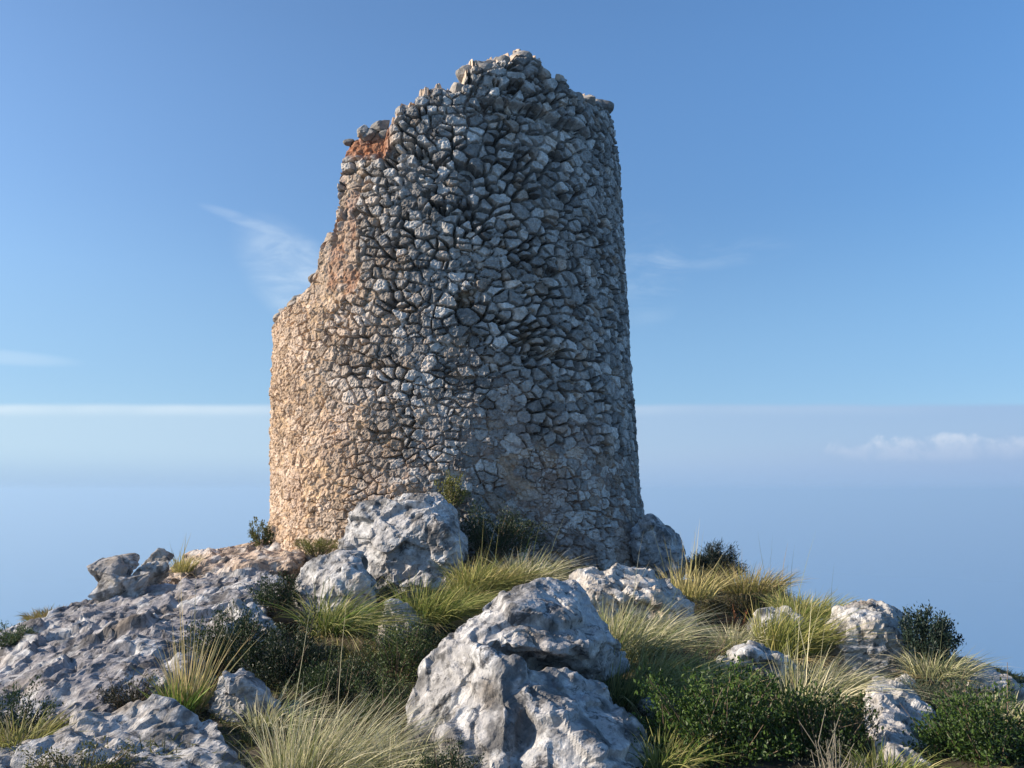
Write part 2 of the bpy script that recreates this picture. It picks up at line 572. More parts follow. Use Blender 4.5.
    edge_round = sstep(0.10, 0.0, (np.repeat(top[None, :], nz, 0).ravel() - z))
    R = R - 0.05 * edge_round
    X = axis_x(z) + R * np.sin(TH.ravel())
    Yv = D - R * np.cos(TH.ravel())
    V = np.c_[X, Yv, z]
    # stone colours: grey limestone, ochre for lichen, mortar and partly painted warm sun
    v = rid(ids, 7)
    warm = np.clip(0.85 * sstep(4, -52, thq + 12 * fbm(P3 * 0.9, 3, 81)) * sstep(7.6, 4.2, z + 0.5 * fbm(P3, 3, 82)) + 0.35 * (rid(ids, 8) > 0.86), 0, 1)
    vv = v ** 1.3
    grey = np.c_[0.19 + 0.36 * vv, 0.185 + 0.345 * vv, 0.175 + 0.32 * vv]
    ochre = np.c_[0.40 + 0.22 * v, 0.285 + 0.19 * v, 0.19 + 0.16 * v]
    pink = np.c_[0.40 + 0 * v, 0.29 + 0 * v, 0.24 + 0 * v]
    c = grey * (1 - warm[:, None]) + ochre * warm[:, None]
    pk = (0.3 * sstep(0.1, 0.5, fbm(P3 * 1.2, 3, 83)) * sstep(3.6, 2.2, z))[:, None]
    c = c * (1 - pk) + pink * pk
    dark_lichen = sstep(0.08, 0.4, fbm(P3 * 4.0, 4, 84))[:, None] * 0.35 * (1 - 0.8 * warm[:, None])
    c = c * (1 - dark_lichen)
    mv = (1 + 0.35 * fbm(P3 * 9, 3, 68))[:, None]
    mcol = np.c_[0.075 + 0.28 * warm + 0.19 * flush, 0.064 + 0.19 * warm + 0.135 * flush, 0.056 + 0.085 * warm + 0.105 * flush] * mv  # raked joints painted near black to deepen their shadow
    ck = (ischink * 0.75)[:, None]
    mcol = mcol * (1 - ck) + c * ck
    red = np.maximum(cav, scar * sstep(0.0, 0.4, fbm(P3 * 2.4, 3, 85)) * 0.55)
    red = np.maximum(red, 0.35 * sstep(0.2, 0.5, fbm(P3 * 1.5, 3, 87)) * sstep(-16, -34, thq) * sstep(3.6, 4.6, z))
    mcol = mcol * (1 - red[:, None]) + np.array([0.33, 0.14, 0.07]) * red[:, None]
    bs = (bare * (1 - red))[:, None]
    c = c * (1 - 0.8 * bs) + np.array([0.44, 0.34, 0.25]) * 0.8 * bs
    c = c * (1 - 0.85 * red[:, None]) + np.array([0.31, 0.135, 0.065]) * 0.85 * red[:, None]
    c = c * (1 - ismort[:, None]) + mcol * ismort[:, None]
    base = empty("ruined_tower", (axis_x(0.7), D, 0.6), "tall ruined round tower of rough rubble stone with a broken jagged top", "tower")
    base_p = np.array(base.location)

    def grid_faces(nr, ncol, wrap=True):
        a = np.arange(nr * ncol).reshape(nr, ncol)
        if wrap:
            b = np.roll(a, -1, 1)
            return np.stack([a[:-1], b[:-1], b[1:], a[1:]], -1).reshape(-1, 4)
        return np.stack([a[:-1, :-1], a[:-1, 1:], a[1:, 1:], a[1:, :-1]], -1).reshape(-1, 4)

    F = grid_faces(nz, nth)
    zf = z[F]
    F = F[(np.abs(zf[:, 0] - zf[:, 3]) > 1e-6) | (np.abs(zf[:, 1] - zf[:, 2]) > 1e-6)]
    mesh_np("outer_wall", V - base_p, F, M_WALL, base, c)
    # rubble core across the thickness of the wall
    nt = 46
    edgeV = V.reshape(nz, nth, 3)[-1]
    edgeR = R.reshape(nz, nth)[-1]
    tt = np.linspace(0, 1, nt)
    rr = edgeR[None, :] - 1.0 * tt[:, None]
    THt = np.repeat(th[None, :], nt, 0)
    Zt = np.repeat(top[None, :], nt, 0)
    st, rt = (3.0 * THt).ravel(), (1.0 * np.repeat(tt[:, None], nth, 1)).ravel()
    zt = Zt.ravel()
    Pt = np.c_[st, rt, zt]
    ids2, a2, b2, e2 = rubble(st + 0.06 * fbm(Pt * 3, 3, 1), rt + 0.06 * fbm(Pt * 3, 3, 2) + 40 + 0.5 * zt, 0.24, 0.22, 8)
    bump = 0.16 * sstep(0.0, 0.06, e2) * (0.4 + rid(ids2, 2)) - 0.08 + 0.05 * fbm(Pt * 8, 3, 3) + 0.10 * fbm(Pt * 1.6, 2, 4)
    fade = sstep(0, 0.10, rt)
    zt = zt + bump * fade + 0.10 * np.sin(np.pi * np.clip(rt, 0, 1)) * fade
    Vt = np.c_[axis_x(Zt.ravel()) + rr.ravel() * np.sin(THt.ravel()), D - rr.ravel() * np.cos(THt.ravel()), zt]
    Vt[:nth] = edgeV
    vt = rid(ids2, 7)
    ct = np.c_[0.36 + 0.18 * vt, 0.28 + 0.15 * vt, 0.21 + 0.12 * vt]
    rd = (sstep(-0.3, 0.2, fbm(Pt * 1.5, 3, 6)) * sstep(-8, -18, np.degrees(THt.ravel())))[:, None]
    ct = ct * (1 - 0.7 * rd) + np.array([0.38, 0.17, 0.08]) * 0.7 * rd
    inner_last = Vt.reshape(nt, nth, 3)[-1]
    mesh_np("wall_core", Vt - base_p, grid_faces(nt, nth), M_WALL, base, ct)
    # plain inner face
    ni = 60
    Vi = np.repeat(inner_last[None], ni, 0).copy()
    ti = np.linspace(0, 1, ni)[:, None]
    Vi[:, :, 2] = inner_last[:, 2] * (1 - ti) + 0.3 * ti
    q = Vi.reshape(-1, 3)
    dn = fbm(q * 4, 3, 8)[:, None] * 0.07
    rad = np.c_[np.sin(np.tile(th, ni)), -np.cos(np.tile(th, ni)), np.zeros(ni * nth)]
    dn[:nth] = 0
    mesh_np("inner_wall", q + rad * dn - base_p, grid_faces(ni, nth), M_WALL, base, np.full((ni * nth, 3), 0.3) * [1, 0.92, 0.82])
    # loose stones left standing along the rim
    lim = np.searchsorted(thd, 104)
    for k in range(96):
        ang = random.uniform(-68, 64)
        sz = random.choice([0.08, 0.10, 0.12, 0.14, 0.16, 0.20])
        inset = 0.5 * sz + random.uniform(0.0, 0.22) if random.random() < 0.75 else random.uniform(0.25, 0.8)
        zz = float(np.interp(ang, thd[:lim], top[:lim]))
        a = math.radians(ang)
        R_ = radius(zz) - inset
        p = np.array([axis_x(zz) + R_ * math.sin(a), D - R_ * math.cos(a), zz + sz * random.uniform(-0.2, 0.45)])
        vv, ff = stone_shape(random.randrange(10 ** 6), 3)
        vv = vv * sz * np.array([1.3, 1.1, 0.85]) @ rot_z(random.uniform(0, 6.28)).T
        g = random.uniform(0.18, 0.34)
        w = random.random() * (0.7 if ang < -15 else 0.2)
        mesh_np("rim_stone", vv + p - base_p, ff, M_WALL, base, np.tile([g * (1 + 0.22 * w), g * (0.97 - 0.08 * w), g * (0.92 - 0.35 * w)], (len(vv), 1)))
    return base


def rot_z(a):
    return np.array([[math.cos(a), -math.sin(a), 0], [math.sin(a), math.cos(a), 0], [0, 0, 1]])


ICO = {}


def ico(n):
    if n not in ICO:
        b = bmesh.new()
        bmesh.ops.create_icosphere(b, subdivisions=n, radius=1.0)
        ICO[n] = (np.array([v.co[:] for v in b.verts]), np.array([[v.index for v in f.verts] for f in b.faces], np.int32))
        b.free()
    return ICO[n]


def stone_shape(seed, sub=3, planes=14, rough=0.05):
    """A broken stone of about unit size: a sphere cut by random planes."""
    r = np.random.default_rng(seed)
    v, f = ico(sub)
    n = r.normal(size=(planes, 3))
    n /= np.linalg.norm(n, axis=1, keepdims=True)
    d = r.uniform(0.5, 0.85, planes)
    dots = v @ n.T
    lim = np.where(dots > 0.05, d[None, :] / np.maximum(dots, 0.05), 9.0)
    rad = np.minimum(lim.min(1), 1.0)
    p = v * rad[:, None]
    p = p + v * (rough * fbm(p * 3.0 + seed % 97, 3, seed % 1000))[:, None]
    return p, f


random.seed(11)
tower = build_tower()
# ---------------------------------------------------------------- the summit: ground, bedrock and boulders
GROUND_PTS = [(512, 800, 4.2), (300, 790, 4.5), (300, 720, 5.5), (400, 665, 7.0), (430, 620, 9.0), (480, 575, 10.6), (600, 580, 10.4), (540, 700, 6.0),
              (690, 615, 9.5), (700, 690, 6.6), (750, 755, 5.0), (900, 765, 4.8), (900, 690, 7.0), (820, 640, 9.0), (720, 590, 11.5),
              (100, 760, 4.6), (20, 780, 4.4), (60, 700, 6.5), (0, 665, 7.5), (100, 625, 9.0), (200, 580, 10.8), (265, 553, 12.8), (250, 548, 14.5),
              (640, 580, 13.0), (10, 668, 8.3), (55, 640, 9.2), (100, 622, 9.3), (150, 596, 10.2), (990, 690, 7.6), (1010, 720, 6.5), (960, 690, 8.0)]
_g = [at(*q) for q in GROUND_PTS] + [np.array(q) for q in [(0, 0, 0), (2, 0, 0), (-2, 0, 0), (0, -3, -0.1), (4, 0.5, -0.3), (-4, 0.5, -0.3),
      (-5.5, 11.5, -0.9), (-6, 14, -1.3), (-7.5, 8, -0.9), (-9, 5, -1.4), (6.0, 11.5, -1.9), (5, 15, -1.4), (7.5, 8, -2.0), (8.5, 5, -2.0), (0, 19, -1.2),
      (0, 14, 0.5), (-1, 14, 0.6), (-3.5, 17, -0.4), (3.5, 18, -0.8)]]
_g = np.array(_g)


def ground_z(x, y):
    x, y = np.atleast_1d(np.asarray(x, float)), np.atleast_1d(np.asarray(y, float))
    d2 = (x[:, None] - _g[None, :, 0]) ** 2 + (y[:, None] - _g[None, :, 1]) ** 2
    w = 1.0 / (d2 + 0.12) ** 2
    z = (w * _g[None, :, 2]).sum(1) / w.sum(1)
    r = np.hypot(x, y - 8.5)
    k = sstep(9.5, 15.0, r)
    z = z * (1 - k) + (-1.0) * k - np.maximum(r - 9.5, 0) * 0.58
    p = np.c_[x, y, x * 0]
    z = z + 0.05 * fbm(p * 1.1, 3, 201) + 0.02 * fbm(p * 5, 3, 202)
    far = sstep(20, 60, r)
    return z + far * (6 + 0.04 * r) * fbm(p * 0.02, 4, 203) * np.minimum(1, r / 200)


def build_ground():
    rr = np.concatenate([np.linspace(0, 13, 210)[1:], np.geomspace(13.4, 640, 46)])
    na = 420
    an = np.linspace(0, 2 * math.pi, na, endpoint=False)
    X = np.concatenate([[0], (rr[:, None] * np.cos(an)).ravel()])
    Y = np.concatenate([[8.5], (8.5 + rr[:, None] * np.sin(an)).ravel()])
    Z = ground_z(X, Y)
    idx = 1 + np.arange(len(rr) * na).reshape(len(rr), na)
    q = np.stack([idx[:-1], idx[1:], np.roll(idx[1:], -1, 1), np.roll(idx[:-1], -1, 1)], -1).reshape(-1, 4)
    tri = np.stack([np.zeros(na, int), idx[0], np.roll(idx[0], -1)], -1)
    p = np.c_[X, Y, Z]
    n1 = sstep(-0.2, 0.3, fbm(p * 1.8, 4, 211))[:, None]
    c = np.array([0.05, 0.044, 0.03]) * (1 - n1) + np.array([0.12, 0.10, 0.07]) * n1
    warm = sstep(1.0, 0.3, np.hypot((X + 3.9) / 1.6, (Y - 11.6) / 1.7))[:, None]
    c = c * (1 - warm) + np.array([0.46, 0.36, 0.27]) * warm
    o = mesh_np("ground", p, [q, tri], M_SOIL, None, c, smooth=True)
    o["kind"] = "structure"


build_ground()


def remeshed(lobes, voxel, smooth):
    """Convex lobes (arrays of points) joined into one closed surface of even density."""
    bm = bmesh.new()
    for pts in lobes:
        b2 = bmesh.new()
        vs = [b2.verts.new(p) for p in pts]
        r = bmesh.ops.convex_hull(b2, input=vs)
        bmesh.ops.delete(b2, geom=[g for g in b2.verts if not g.link_faces], context="VERTS")
        tmp = bpy.data.meshes.new("tmp")
        b2.to_mesh(tmp)
        b2.free()
        bm.from_mesh(tmp)
        bpy.data.meshes.remove(tmp)
    me = bpy.data.meshes.new("tmp")
    bm.to_mesh(me)
    bm.free()
    o = bpy.data.objects.new("tmp", me)
    COL.objects.link(o)
    md = o.modifiers.new("remesh", "REMESH")
    md.mode = "VOXEL"
    md.voxel_size = voxel
    if smooth:
        sm = o.modifiers.new("smooth", "SMOOTH")
        sm.iterations = smooth
        sm.factor = 0.5
    dg = bpy.context.evaluated_depsgraph_get()
    ev = o.evaluated_get(dg)
    m2 = ev.to_mesh()
    nv = len(m2.vertices)
    V = np.empty(nv * 3, np.float32)
    m2.vertices.foreach_get("co", V)
    Nn = np.empty(nv * 3, np.float32)
    m2.vertices.foreach_get("normal", Nn)
    F = np.array([p.vertices[:] for p in m2.polygons if len(p.vertices) == 4], np.int32)
    ev.to_mesh_clear()
    bpy.data.objects.remove(o)
    bpy.data.meshes.remove(me)
    return V.reshape(-1, 3).astype(float), Nn.reshape(-1, 3).astype(float), F


def lobe(outline, Y, front=0.3, back=0.5, fs=0.62, bs=0.75, shift=(0, 0), extra=()):
    """Points of a boulder whose outline in the photograph is given: a nearer, smaller ring and a farther one."""
    o = np.array(outline, float)
    c = o.mean(0)
    pts = [at(x, y, Y) for x, y in o]
    pts += [at(*(c + (q - c) * fs + np.array(shift)), Y - front) for q in o]
    pts += [at(*(c + (q - c) * bs), Y + back) for q in o]
    pts += [at(*e) for e in extra]
    return np.array(pts)


def fracture(p, size, seed):
    """Blocks of rock parted by fracture planes: each has its own tilt and step."""
    q = p / np.asarray(size)
    i = np.floor(q).astype(np.int64)
    num, den = np.zeros(len(p)), np.zeros(len(p))
    for a in (-1, 0, 1):
        for b in (-1, 0, 1):
            for c in (-1, 0, 1):
                j = i + np.array([a, b, c])
                h = [hash01(j[:, 0], j[:, 1], j[:, 2], seed + k) for k in range(7)]
                dd = q - (j + np.c_[h[0], h[1], h[2]])
                w = np.exp(-45 * (dd ** 2).sum(1))
                num += w * ((h[3] - 0.5) * 1.3 + dd[:, 0] * (h[4] - 0.5) * 2 + dd[:, 1] * (h[5] - 0.5) * 2 + dd[:, 2] * (h[6] - 0.5) * 2)
                den += w
    return num / (den + 1e-12)


def limestone(V, N, seed, rough=1.0, karst=0.0):
    """Weathered surface: broad lumps, sharp solution runnels, pits and grain."""
    p = V + seed * 3.7
    q = p + 0.10 * np.c_[fbm(p * 2.2, 2, seed + 1), fbm(p * 2.2, 2, seed + 2), fbm(p * 2.2, 2, seed + 3)]
    d = 0.035 * fbm(q * 1.6, 3, seed + 4)
    d = d + 0.030 * (fbm(q * 2.6, 5, seed + 5, 0.55, ridged=True) - 0.25)
    crack = np.abs(fbm(q * 1.5, 3, seed + 6))
    d = d - 0.040 * sstep(0.035, 0.0, crack) * sstep(-0.2, 0.2, fbm(q * 1.1, 2, seed + 10))
    pit = sstep(0.25, 0.5, fbm(q * 5.0, 3, seed + 7))
    d = d - 0.030 * pit
    d = d + 0.014 * fbm(p * 13, 5, seed + 8, 0.68)
    d = d + 0.060 * fracture(q, (0.42, 0.42, 0.28), seed + 21) + 0.024 * fracture(q + 5.0, (0.14, 0.14, 0.10), seed + 22)
    if karst:
        k = fbm(np.c_[q[:, 0] * 1.5 + q[:, 1] * 1.1, q[:, 1] * 2.4, q[:, 2] * 5.0], 4, seed + 9, 0.5, ridged=True)
        d = d + karst * (k - 0.35)
        hol = sstep(0.22, 0.45, fbm(q * np.array([1.6, 1.6, 2.6]), 2, seed + 11))
        d = d - 1.3 * karst * hol
    return V + N * (d * rough)[:, None]


def rock_tint(V, seed, base=(0.345, 0.338, 0.33), warm=0.0):
    p = V + seed * 1.9
    n = fbm(p * 2.6, 4, seed + 40)[:, None]
    c = np.array(base) * (1 + 0.28 * n)
    pale = sstep(0.02, 0.32, fbm(p * 5.5, 5, seed + 41, 0.6))[:, None]      # white crustose lichen
    c = c * (1 - 0.65 * pale) + np.array([0.52, 0.52, 0.51]) * 0.65 * pale
    dark = sstep(0.08, 0.34, fbm(p * 4.2, 5, seed + 42, 0.6))[:, None]      # black lichen
    c = c * (1 - 0.62 * dark)
    spots = sstep(0.34, 0.52, fbm(p * 19, 3, seed + 43))[:, None]
    c = c * (1 - 0.45 * spots)
    och = sstep(0.2, 0.5, fbm(p * 3.1, 3, seed + 44))[:, None] * (0.18 + warm)
    return c * (1 - och) + np.array([0.46, 0.35, 0.23]) * och


def boulder(label, lobes, seed, name="boulder", voxel=0.018, smooth=4, rough=1.0, karst=0.0, base=(0.345, 0.338, 0.33), warm=0.0, cat="boulder", group=None):
    V, N, F = remeshed(lobes, voxel, smooth)
    V = limestone(V, N, seed, rough, karst)
    c = V.mean(0)
    c[2] = V[:, 2].min()
    o = mesh_np(name, V - c, F, M_ROCK, None, rock_tint(V, seed, base, warm))
    o.location = c
    return tag(o, label, cat, group)


# the big foreground boulder: a rounded upper block over two lower ones parted by a cleft
boulder("largest pale limestone boulder with a dark cleft, front centre among the grass", [
    np.array([at(*q) for q in [(540, 580, 6.0), (575, 581, 6.1), (500, 592, 5.85), (455, 622, 5.6), (470, 640, 5.35), (500, 640, 5.15), (520, 646, 5.16), (562, 651, 5.25), (600, 640, 5.55), (600, 606, 5.95),
                               (622, 645, 6.0), (510, 668, 5.75), (600, 676, 5.85), (626, 668, 6.2), (560, 600, 6.9), (480, 660, 6.7), (620, 670, 6.6), (470, 690, 6.0)]]),
    np.array([at(*q) for q in [(500, 594, 5.9), (455, 623, 5.6), (418, 668, 5.4), (403, 705, 5.25), (398, 745, 5.0), (405, 800, 4.9), (478, 652, 5.02), (500, 628, 5.35), (470, 700, 4.95), (480, 790, 4.8), (486, 658, 5.1),
                               (500, 700, 5.6), (480, 660, 6.5), (600, 760, 5.9), (600, 820, 5.6), (430, 720, 6.2)]]),
    np.array([at(*q) for q in [(482, 655, 4.98), (520, 664, 4.9), (531, 690, 4.84), (536, 740, 4.7), (535, 800, 4.55), (470, 690, 4.93), (440, 740, 4.72), (420, 800, 4.6),
                               (500, 672, 4.78), (505, 720, 4.55), (500, 800, 4.35), (460, 700, 5.4), (540, 800, 5.2), (520, 690, 5.3)]]),
    np.array([at(*q) for q in [(518, 668, 5.0), (560, 668, 5.1), (598, 678, 5.15), (614, 700, 5.1), (638, 728, 4.95), (658, 750, 4.85), (682, 790, 4.7), (522, 700, 4.78), (560, 720, 4.6),
                               (600, 760, 4.45), (620, 800, 4.35), (520, 800, 4.35), (530, 684, 5.6), (600, 694, 5.6), (672, 800, 5.3), (540, 800, 5.4)]]),
], 3, voxel=0.014, smooth=4, rough=0.85)

boulder("tall grey boulder leaning against the foot of the tower", [
    lobe([(343, 525), (362, 503), (400, 496), (436, 498), (456, 512), (468, 542), (462, 566), (440, 600), (392, 612), (352, 590), (340, 556)], 9.9, 0.45, 0.9, 0.6, 0.8, (18, 10),
         [(425, 520, 9.5), (452, 545, 9.6)]),
], 8, rough=0.95)

boulder("low sloping grey boulder with a blue-white face, left of the tall one below the tower", [
    lobe([(288, 590), (308, 565), (338, 550), (362, 553), (378, 580), (384, 620), (360, 640), (310, 630)], 8.4, 0.45, 0.7, 0.6, 0.8, (12, 8)),
], 15, smooth=5)

boulder("broad weathered limestone slab sloping down to the left edge", [
    np.array([at(*q) for q in [(0, 648, 7.7), (-60, 680, 7.3), (28, 624, 8.6), (85, 601, 9.3), (150, 586, 9.7), (215, 575, 9.9), (262, 572, 9.6), (285, 578, 9.3), (282, 596, 8.6), (240, 610, 8.0),
                               (195, 640, 7.0), (172, 668, 6.3), (165, 690, 6.0), (150, 700, 5.9), (60, 715, 5.6), (-20, 745, 5.2), (-80, 760, 5.2), (-60, 820, 5.2), (60, 770, 5.4), (160, 740, 5.8),
                               (240, 650, 9.5), (100, 640, 10.2), (-60, 740, 8.5), (110, 650, 6.55), (40, 690, 6.3)]]),
], 21, "rock_slab", voxel=0.022, smooth=2, rough=0.95, karst=0.045, cat="rock slab", base=(0.255, 0.243, 0.245))

boulder("flat pale limestone slab with lichen, in the bottom left corner", [
    np.array([at(*q) for q in [(-40, 762, 4.6), (60, 724, 4.95), (100, 707, 5.1), (160, 704, 5.2), (215, 722, 5.1), (245, 755, 4.85), (262, 790, 4.6), (100, 800, 4.2), (-60, 820, 4.2), (230, 820, 4.3),
                               (120, 745, 4.6), (180, 745, 4.65), (150, 760, 5.4), (30, 790, 5.1), (210, 770, 5.3)]]),
], 33, "rock_slab", voxel=0.018, smooth=4, rough=0.9, karst=0.05, cat="rock slab")

boulder("small blue-grey rock behind the dry straw clump at left", [
    lobe([(205, 690), (222, 671), (250, 669), (275, 688), (285, 715), (262, 745), (215, 740)], 5.6, 0.2, 0.35)], 41, "rock", cat="rock")
boulder("small pale rock between the two dark shrubs, left of centre", [
    lobe([(212, 625), (235, 603), (262, 606), (282, 625), (280, 650), (240, 662), (212, 650)], 7.3, 0.25, 0.4)], 45, "rock", cat="rock")
boulder("wide tan-topped flat rock in front of the tower at right", [
    lobe([(562, 590), (580, 574), (620, 569), (660, 578), (690, 600), (696, 632), (640, 650), (575, 635)], 8.6, 0.5, 0.9, 0.7, 0.85, (0, 12))], 51, base=(0.40, 0.37, 0.33), warm=0.3)
boulder("dark rounded boulder half hidden behind the right foot of the tower", [
    lobe([(628, 530), (648, 514), (668, 528), (684, 548), (688, 572), (672, 592), (632, 592)], 12.3, 0.5, 0.6, 0.7, 0.7)], 57, base=(0.27, 0.27, 0.27))
boulder("small whitish rock poking out of the grass above the green shrub", [
    lobe([(712, 668), (728, 650), (752, 644), (782, 650), (798, 668), (790, 695), (722, 695)], 6.6, 0.25, 0.4)], 61, "rock", base=(0.43, 0.425, 0.41), cat="rock")
boulder("little pale rock behind the yellow-green grass tuft on the right", [
    lobe([(748, 628), (758, 613), (785, 608), (806, 616), (810, 640), (775, 655), (750, 648)], 8.4, 0.25, 0.4)], 63, "rock", base=(0.41, 0.40, 0.38), cat="rock")
boulder("grey humped boulder on the right skyline beside the dark bush", [
    lobe([(822, 632), (838, 601), (870, 598), (897, 608), (914, 632), (924, 672), (880, 700), (828, 690)], 7.8, 0.5, 0.6, 0.65, 0.8, (4, 8))], 67, base=(0.36, 0.35, 0.33), warm=0.12)
boulder("pale narrow slab running down between the shrubs at lower right", [
    np.array([at(*q) for q in [(872, 676, 6.5), (908, 674, 6.6), (926, 700, 6.1), (938, 740, 5.35), (952, 800, 4.6), (872, 735, 5.25), (862, 800, 4.6), (880, 702, 5.6), (895, 755, 4.75), (905, 720, 7.0), (860, 800, 5.5), (960, 800, 5.6)]])],
        71, "rock_slab", base=(0.38, 0.365, 0.345), cat="rock slab", warm=0.12)
boulder("low pale rock on the falling skyline at the far right edge", [
    lobe([(948, 682), (962, 662), (984, 670), (1008, 684), (1045, 696), (1040, 730), (955, 720)], 7.3, 0.35, 0.45)], 75, "rock", base=(0.42,0.39,0.35), cat="rock")
boulder("dark little rock deep in shade under the drooping grass", [
    lobe([(640, 705), (655, 692), (678, 700), (690, 725), (670, 745), (642, 735)], 5.7, 0.15, 0.25)], 79, "rock", cat="rock")
boulder("grey wedge of rock beneath the tufts below the tall boulder", [
    lobe([(375, 620), (388, 602), (412, 606), (420, 632), (400, 650), (378, 645)], 7.6, 0.15, 0.3)], 83, "rock", cat="rock")

# warm stony ledge on the left of the tower, with broken stones lying about
boulder("tan stony ledge running from the tower down to the left", [
    np.array([at(*q) for q in [(160, 574, 11.4), (185, 556, 12.2), (220, 545, 12.8), (262, 539, 13.4), (300, 545, 12.4), (300, 566, 10.9), (260, 578, 10.2), (200, 584, 10.2), (160, 590, 10.4),
                               (300, 590, 12.0), (180, 600, 12.4), (250, 600, 13.2), (240, 562, 10.8)]])], 87, "rock_slab", voxel=0.03, rough=1.0, karst=0.06, base=(0.42, 0.33, 0.26), warm=0.3, cat="rock slab")
PILE = [((107, 576, 18, 12), 9.5, "dark-topped jagged stone at the upper left of the skyline heap"), ((124, 565, 13, 9), 9.8, "highest small stone of the skyline heap"),
        ((157, 562, 14, 10), 10.1, "square grey stone perched at the right end of the skyline heap"), ((103, 592, 20, 14), 9.3, "largest tan cracked stone, low at the left of the skyline heap"),
        ((134, 586, 17, 13), 9.4, "dark wedge-shaped stone in the middle of the skyline heap"), ((153, 576, 17, 10), 9.9, "pale low stone under the perched square one")]
for k, ((cx_, cy_, ax_, ay_), Y, lab) in enumerate(PILE):
    r_ = np.random.default_rng(60 + k)
    dr_ = r_.normal(size=(11, 3))
    dr_ /= np.linalg.norm(dr_, axis=1, keepdims=True)
    m_ = Y / FPX
    hull_ = at(cx_, cy_, Y) + dr_ * np.array([ax_ * m_ * 1.35, 0.2, ay_ * m_ * 1.4])
    boulder(lab, [hull_], 130 + 3 * k, "stone", 0.012, 1, 0.55, base=(0.27, 0.255, 0.24) if k in (0, 1, 4) else (0.37, 0.34, 0.30), warm=0.1, cat="stone", group="heap of broken stones on the left skyline")
random.seed(5)
for k in range(26):
    x, y = random.uniform(-5.0, -3.0), random.uniform(10.6, 13.2)
    sz = random.uniform(0.04, 0.11)
    v, f = stone_shape(400 + k, 3, 12, 0.06)
    v = v * sz * np.array([1.3, 1.0, 0.7])
    g = random.uniform(0.36, 0.5)
    o = mesh_np("stone", v, f, M_ROCK, None, rock_tint(v + k, 120 + k, (g, g * 0.85, g * 0.7), 0.2))
    o.location = (x, y, ground_z(x, y)[0] + 0.10)
    tag(o, "one of the small tan stones strewn on the ledge left of the tower", "stone", "stones strewn left of the tower")
# ---------------------------------------------------------------- grasses and shrubs
GREEN, OLIVE, STRAW, PALE, DRY = (np.array(c) for c in [(0.095, 0.165, 0.022), (0.26, 0.27, 0.055), (0.58, 0.49, 0.23), (0.66, 0.60, 0.40), (0.30, 0.20, 0.10)])


def blades(rs, n, base, rad, length, lean, spread, droop, straw, width, young=GREEN, old=STRAW, seg=5, tallies=0):
    """Curved tapering ribbons growing from a disc; returns vertices, faces and colours."""
    a = rs.uniform(0, 2 * math.pi, n)
    r = rad * np.sqrt(rs.uniform(0, 1, n))
    off = np.c_[r * np.cos(a), r * np.sin(a), np.zeros(n)]
    P0 = off + np.array(base)
    out = np.c_[np.cos(a), np.sin(a), 0 * a] * (r / rad)[:, None] + rs.normal(0, 0.30, (n, 3)) * [1, 1, 0]
    d = np.array([0, 0, 1.0]) + spread * out + np.array([lean[0], lean[1], 0]) * 0.5
    d /= np.linalg.norm(d, axis=1, keepdims=True)
    L = length * rs.uniform(0.45, 1.15, n)
    dr = droop * rs.uniform(0.3, 1.5, n)
    if tallies:
        k = rs.choice(n, tallies, replace=False)
        L[k] = length * rs.uniform(1.3, 1.9, tallies)
        dr[k] *= 0.12
        d[k] = np.array([0, 0, 1.0]) + rs.normal(0, 0.16, (tallies, 3)) + np.array([lean[0], 0, 0]) * 0.3
        d[k] /= np.linalg.norm(d[k], axis=1, keepdims=True)
    t = np.linspace(0, 1, seg + 1)[None, :, None]
    bend = np.array([lean[0], lean[1], 0.0]) * 0.5 + out * 0.35 * [1, 1, 0]
    P = P0[:, None] + L[:, None, None] * (d[:, None] * t + bend[:, None] * t ** 2 * (dr[:, None, None] + 0.15) - np.array([0, 0, 0.62]) * dr[:, None, None] * t ** 2.2)
    sd = np.cross(d, rs.normal(0, 1, (n, 3)))
    sd /= np.linalg.norm(sd, axis=1, keepdims=True)
    w = width * rs.uniform(0.6, 1.3, n)[:, None, None] * np.clip(1.02 - t ** 1.6, 0.06, 1)
    V = np.stack([P - sd[:, None] * w * 0.5, P + sd[:, None] * w * 0.5], 2).reshape(-1, 3)
    m = 2 * (seg + 1)
    i = np.arange(n)[:, None] * m
    k = np.arange(seg)[None, :] * 2
    F = np.stack([i + k, i + k + 1, i + k + 3, i + k + 2], -1).reshape(-1, 4)
    s = np.clip(straw + rs.normal(0, 0.28, n), 0, 1)[:, None, None]
    tip = np.clip(s + (t - 0.45) * 0.55 * (0.3 + s), 0, 1)
    c = (np.array(young) * (1 - tip) + np.array(old) * tip) * rs.uniform(0.55, 1.35, n)[:, None, None]
    mid = np.array([0.25, 0.27, 0.06])
    wmid = 0.5 * np.clip(1 - np.abs(tip - 0.45) / 0.45, 0, 1)
    c = c * (1 - wmid) + mid * wmid
    C = np.repeat(c[:, :, None], 2, 2).reshape(-1, 3)
    return V, F, C


PLANT_SEED = [100]


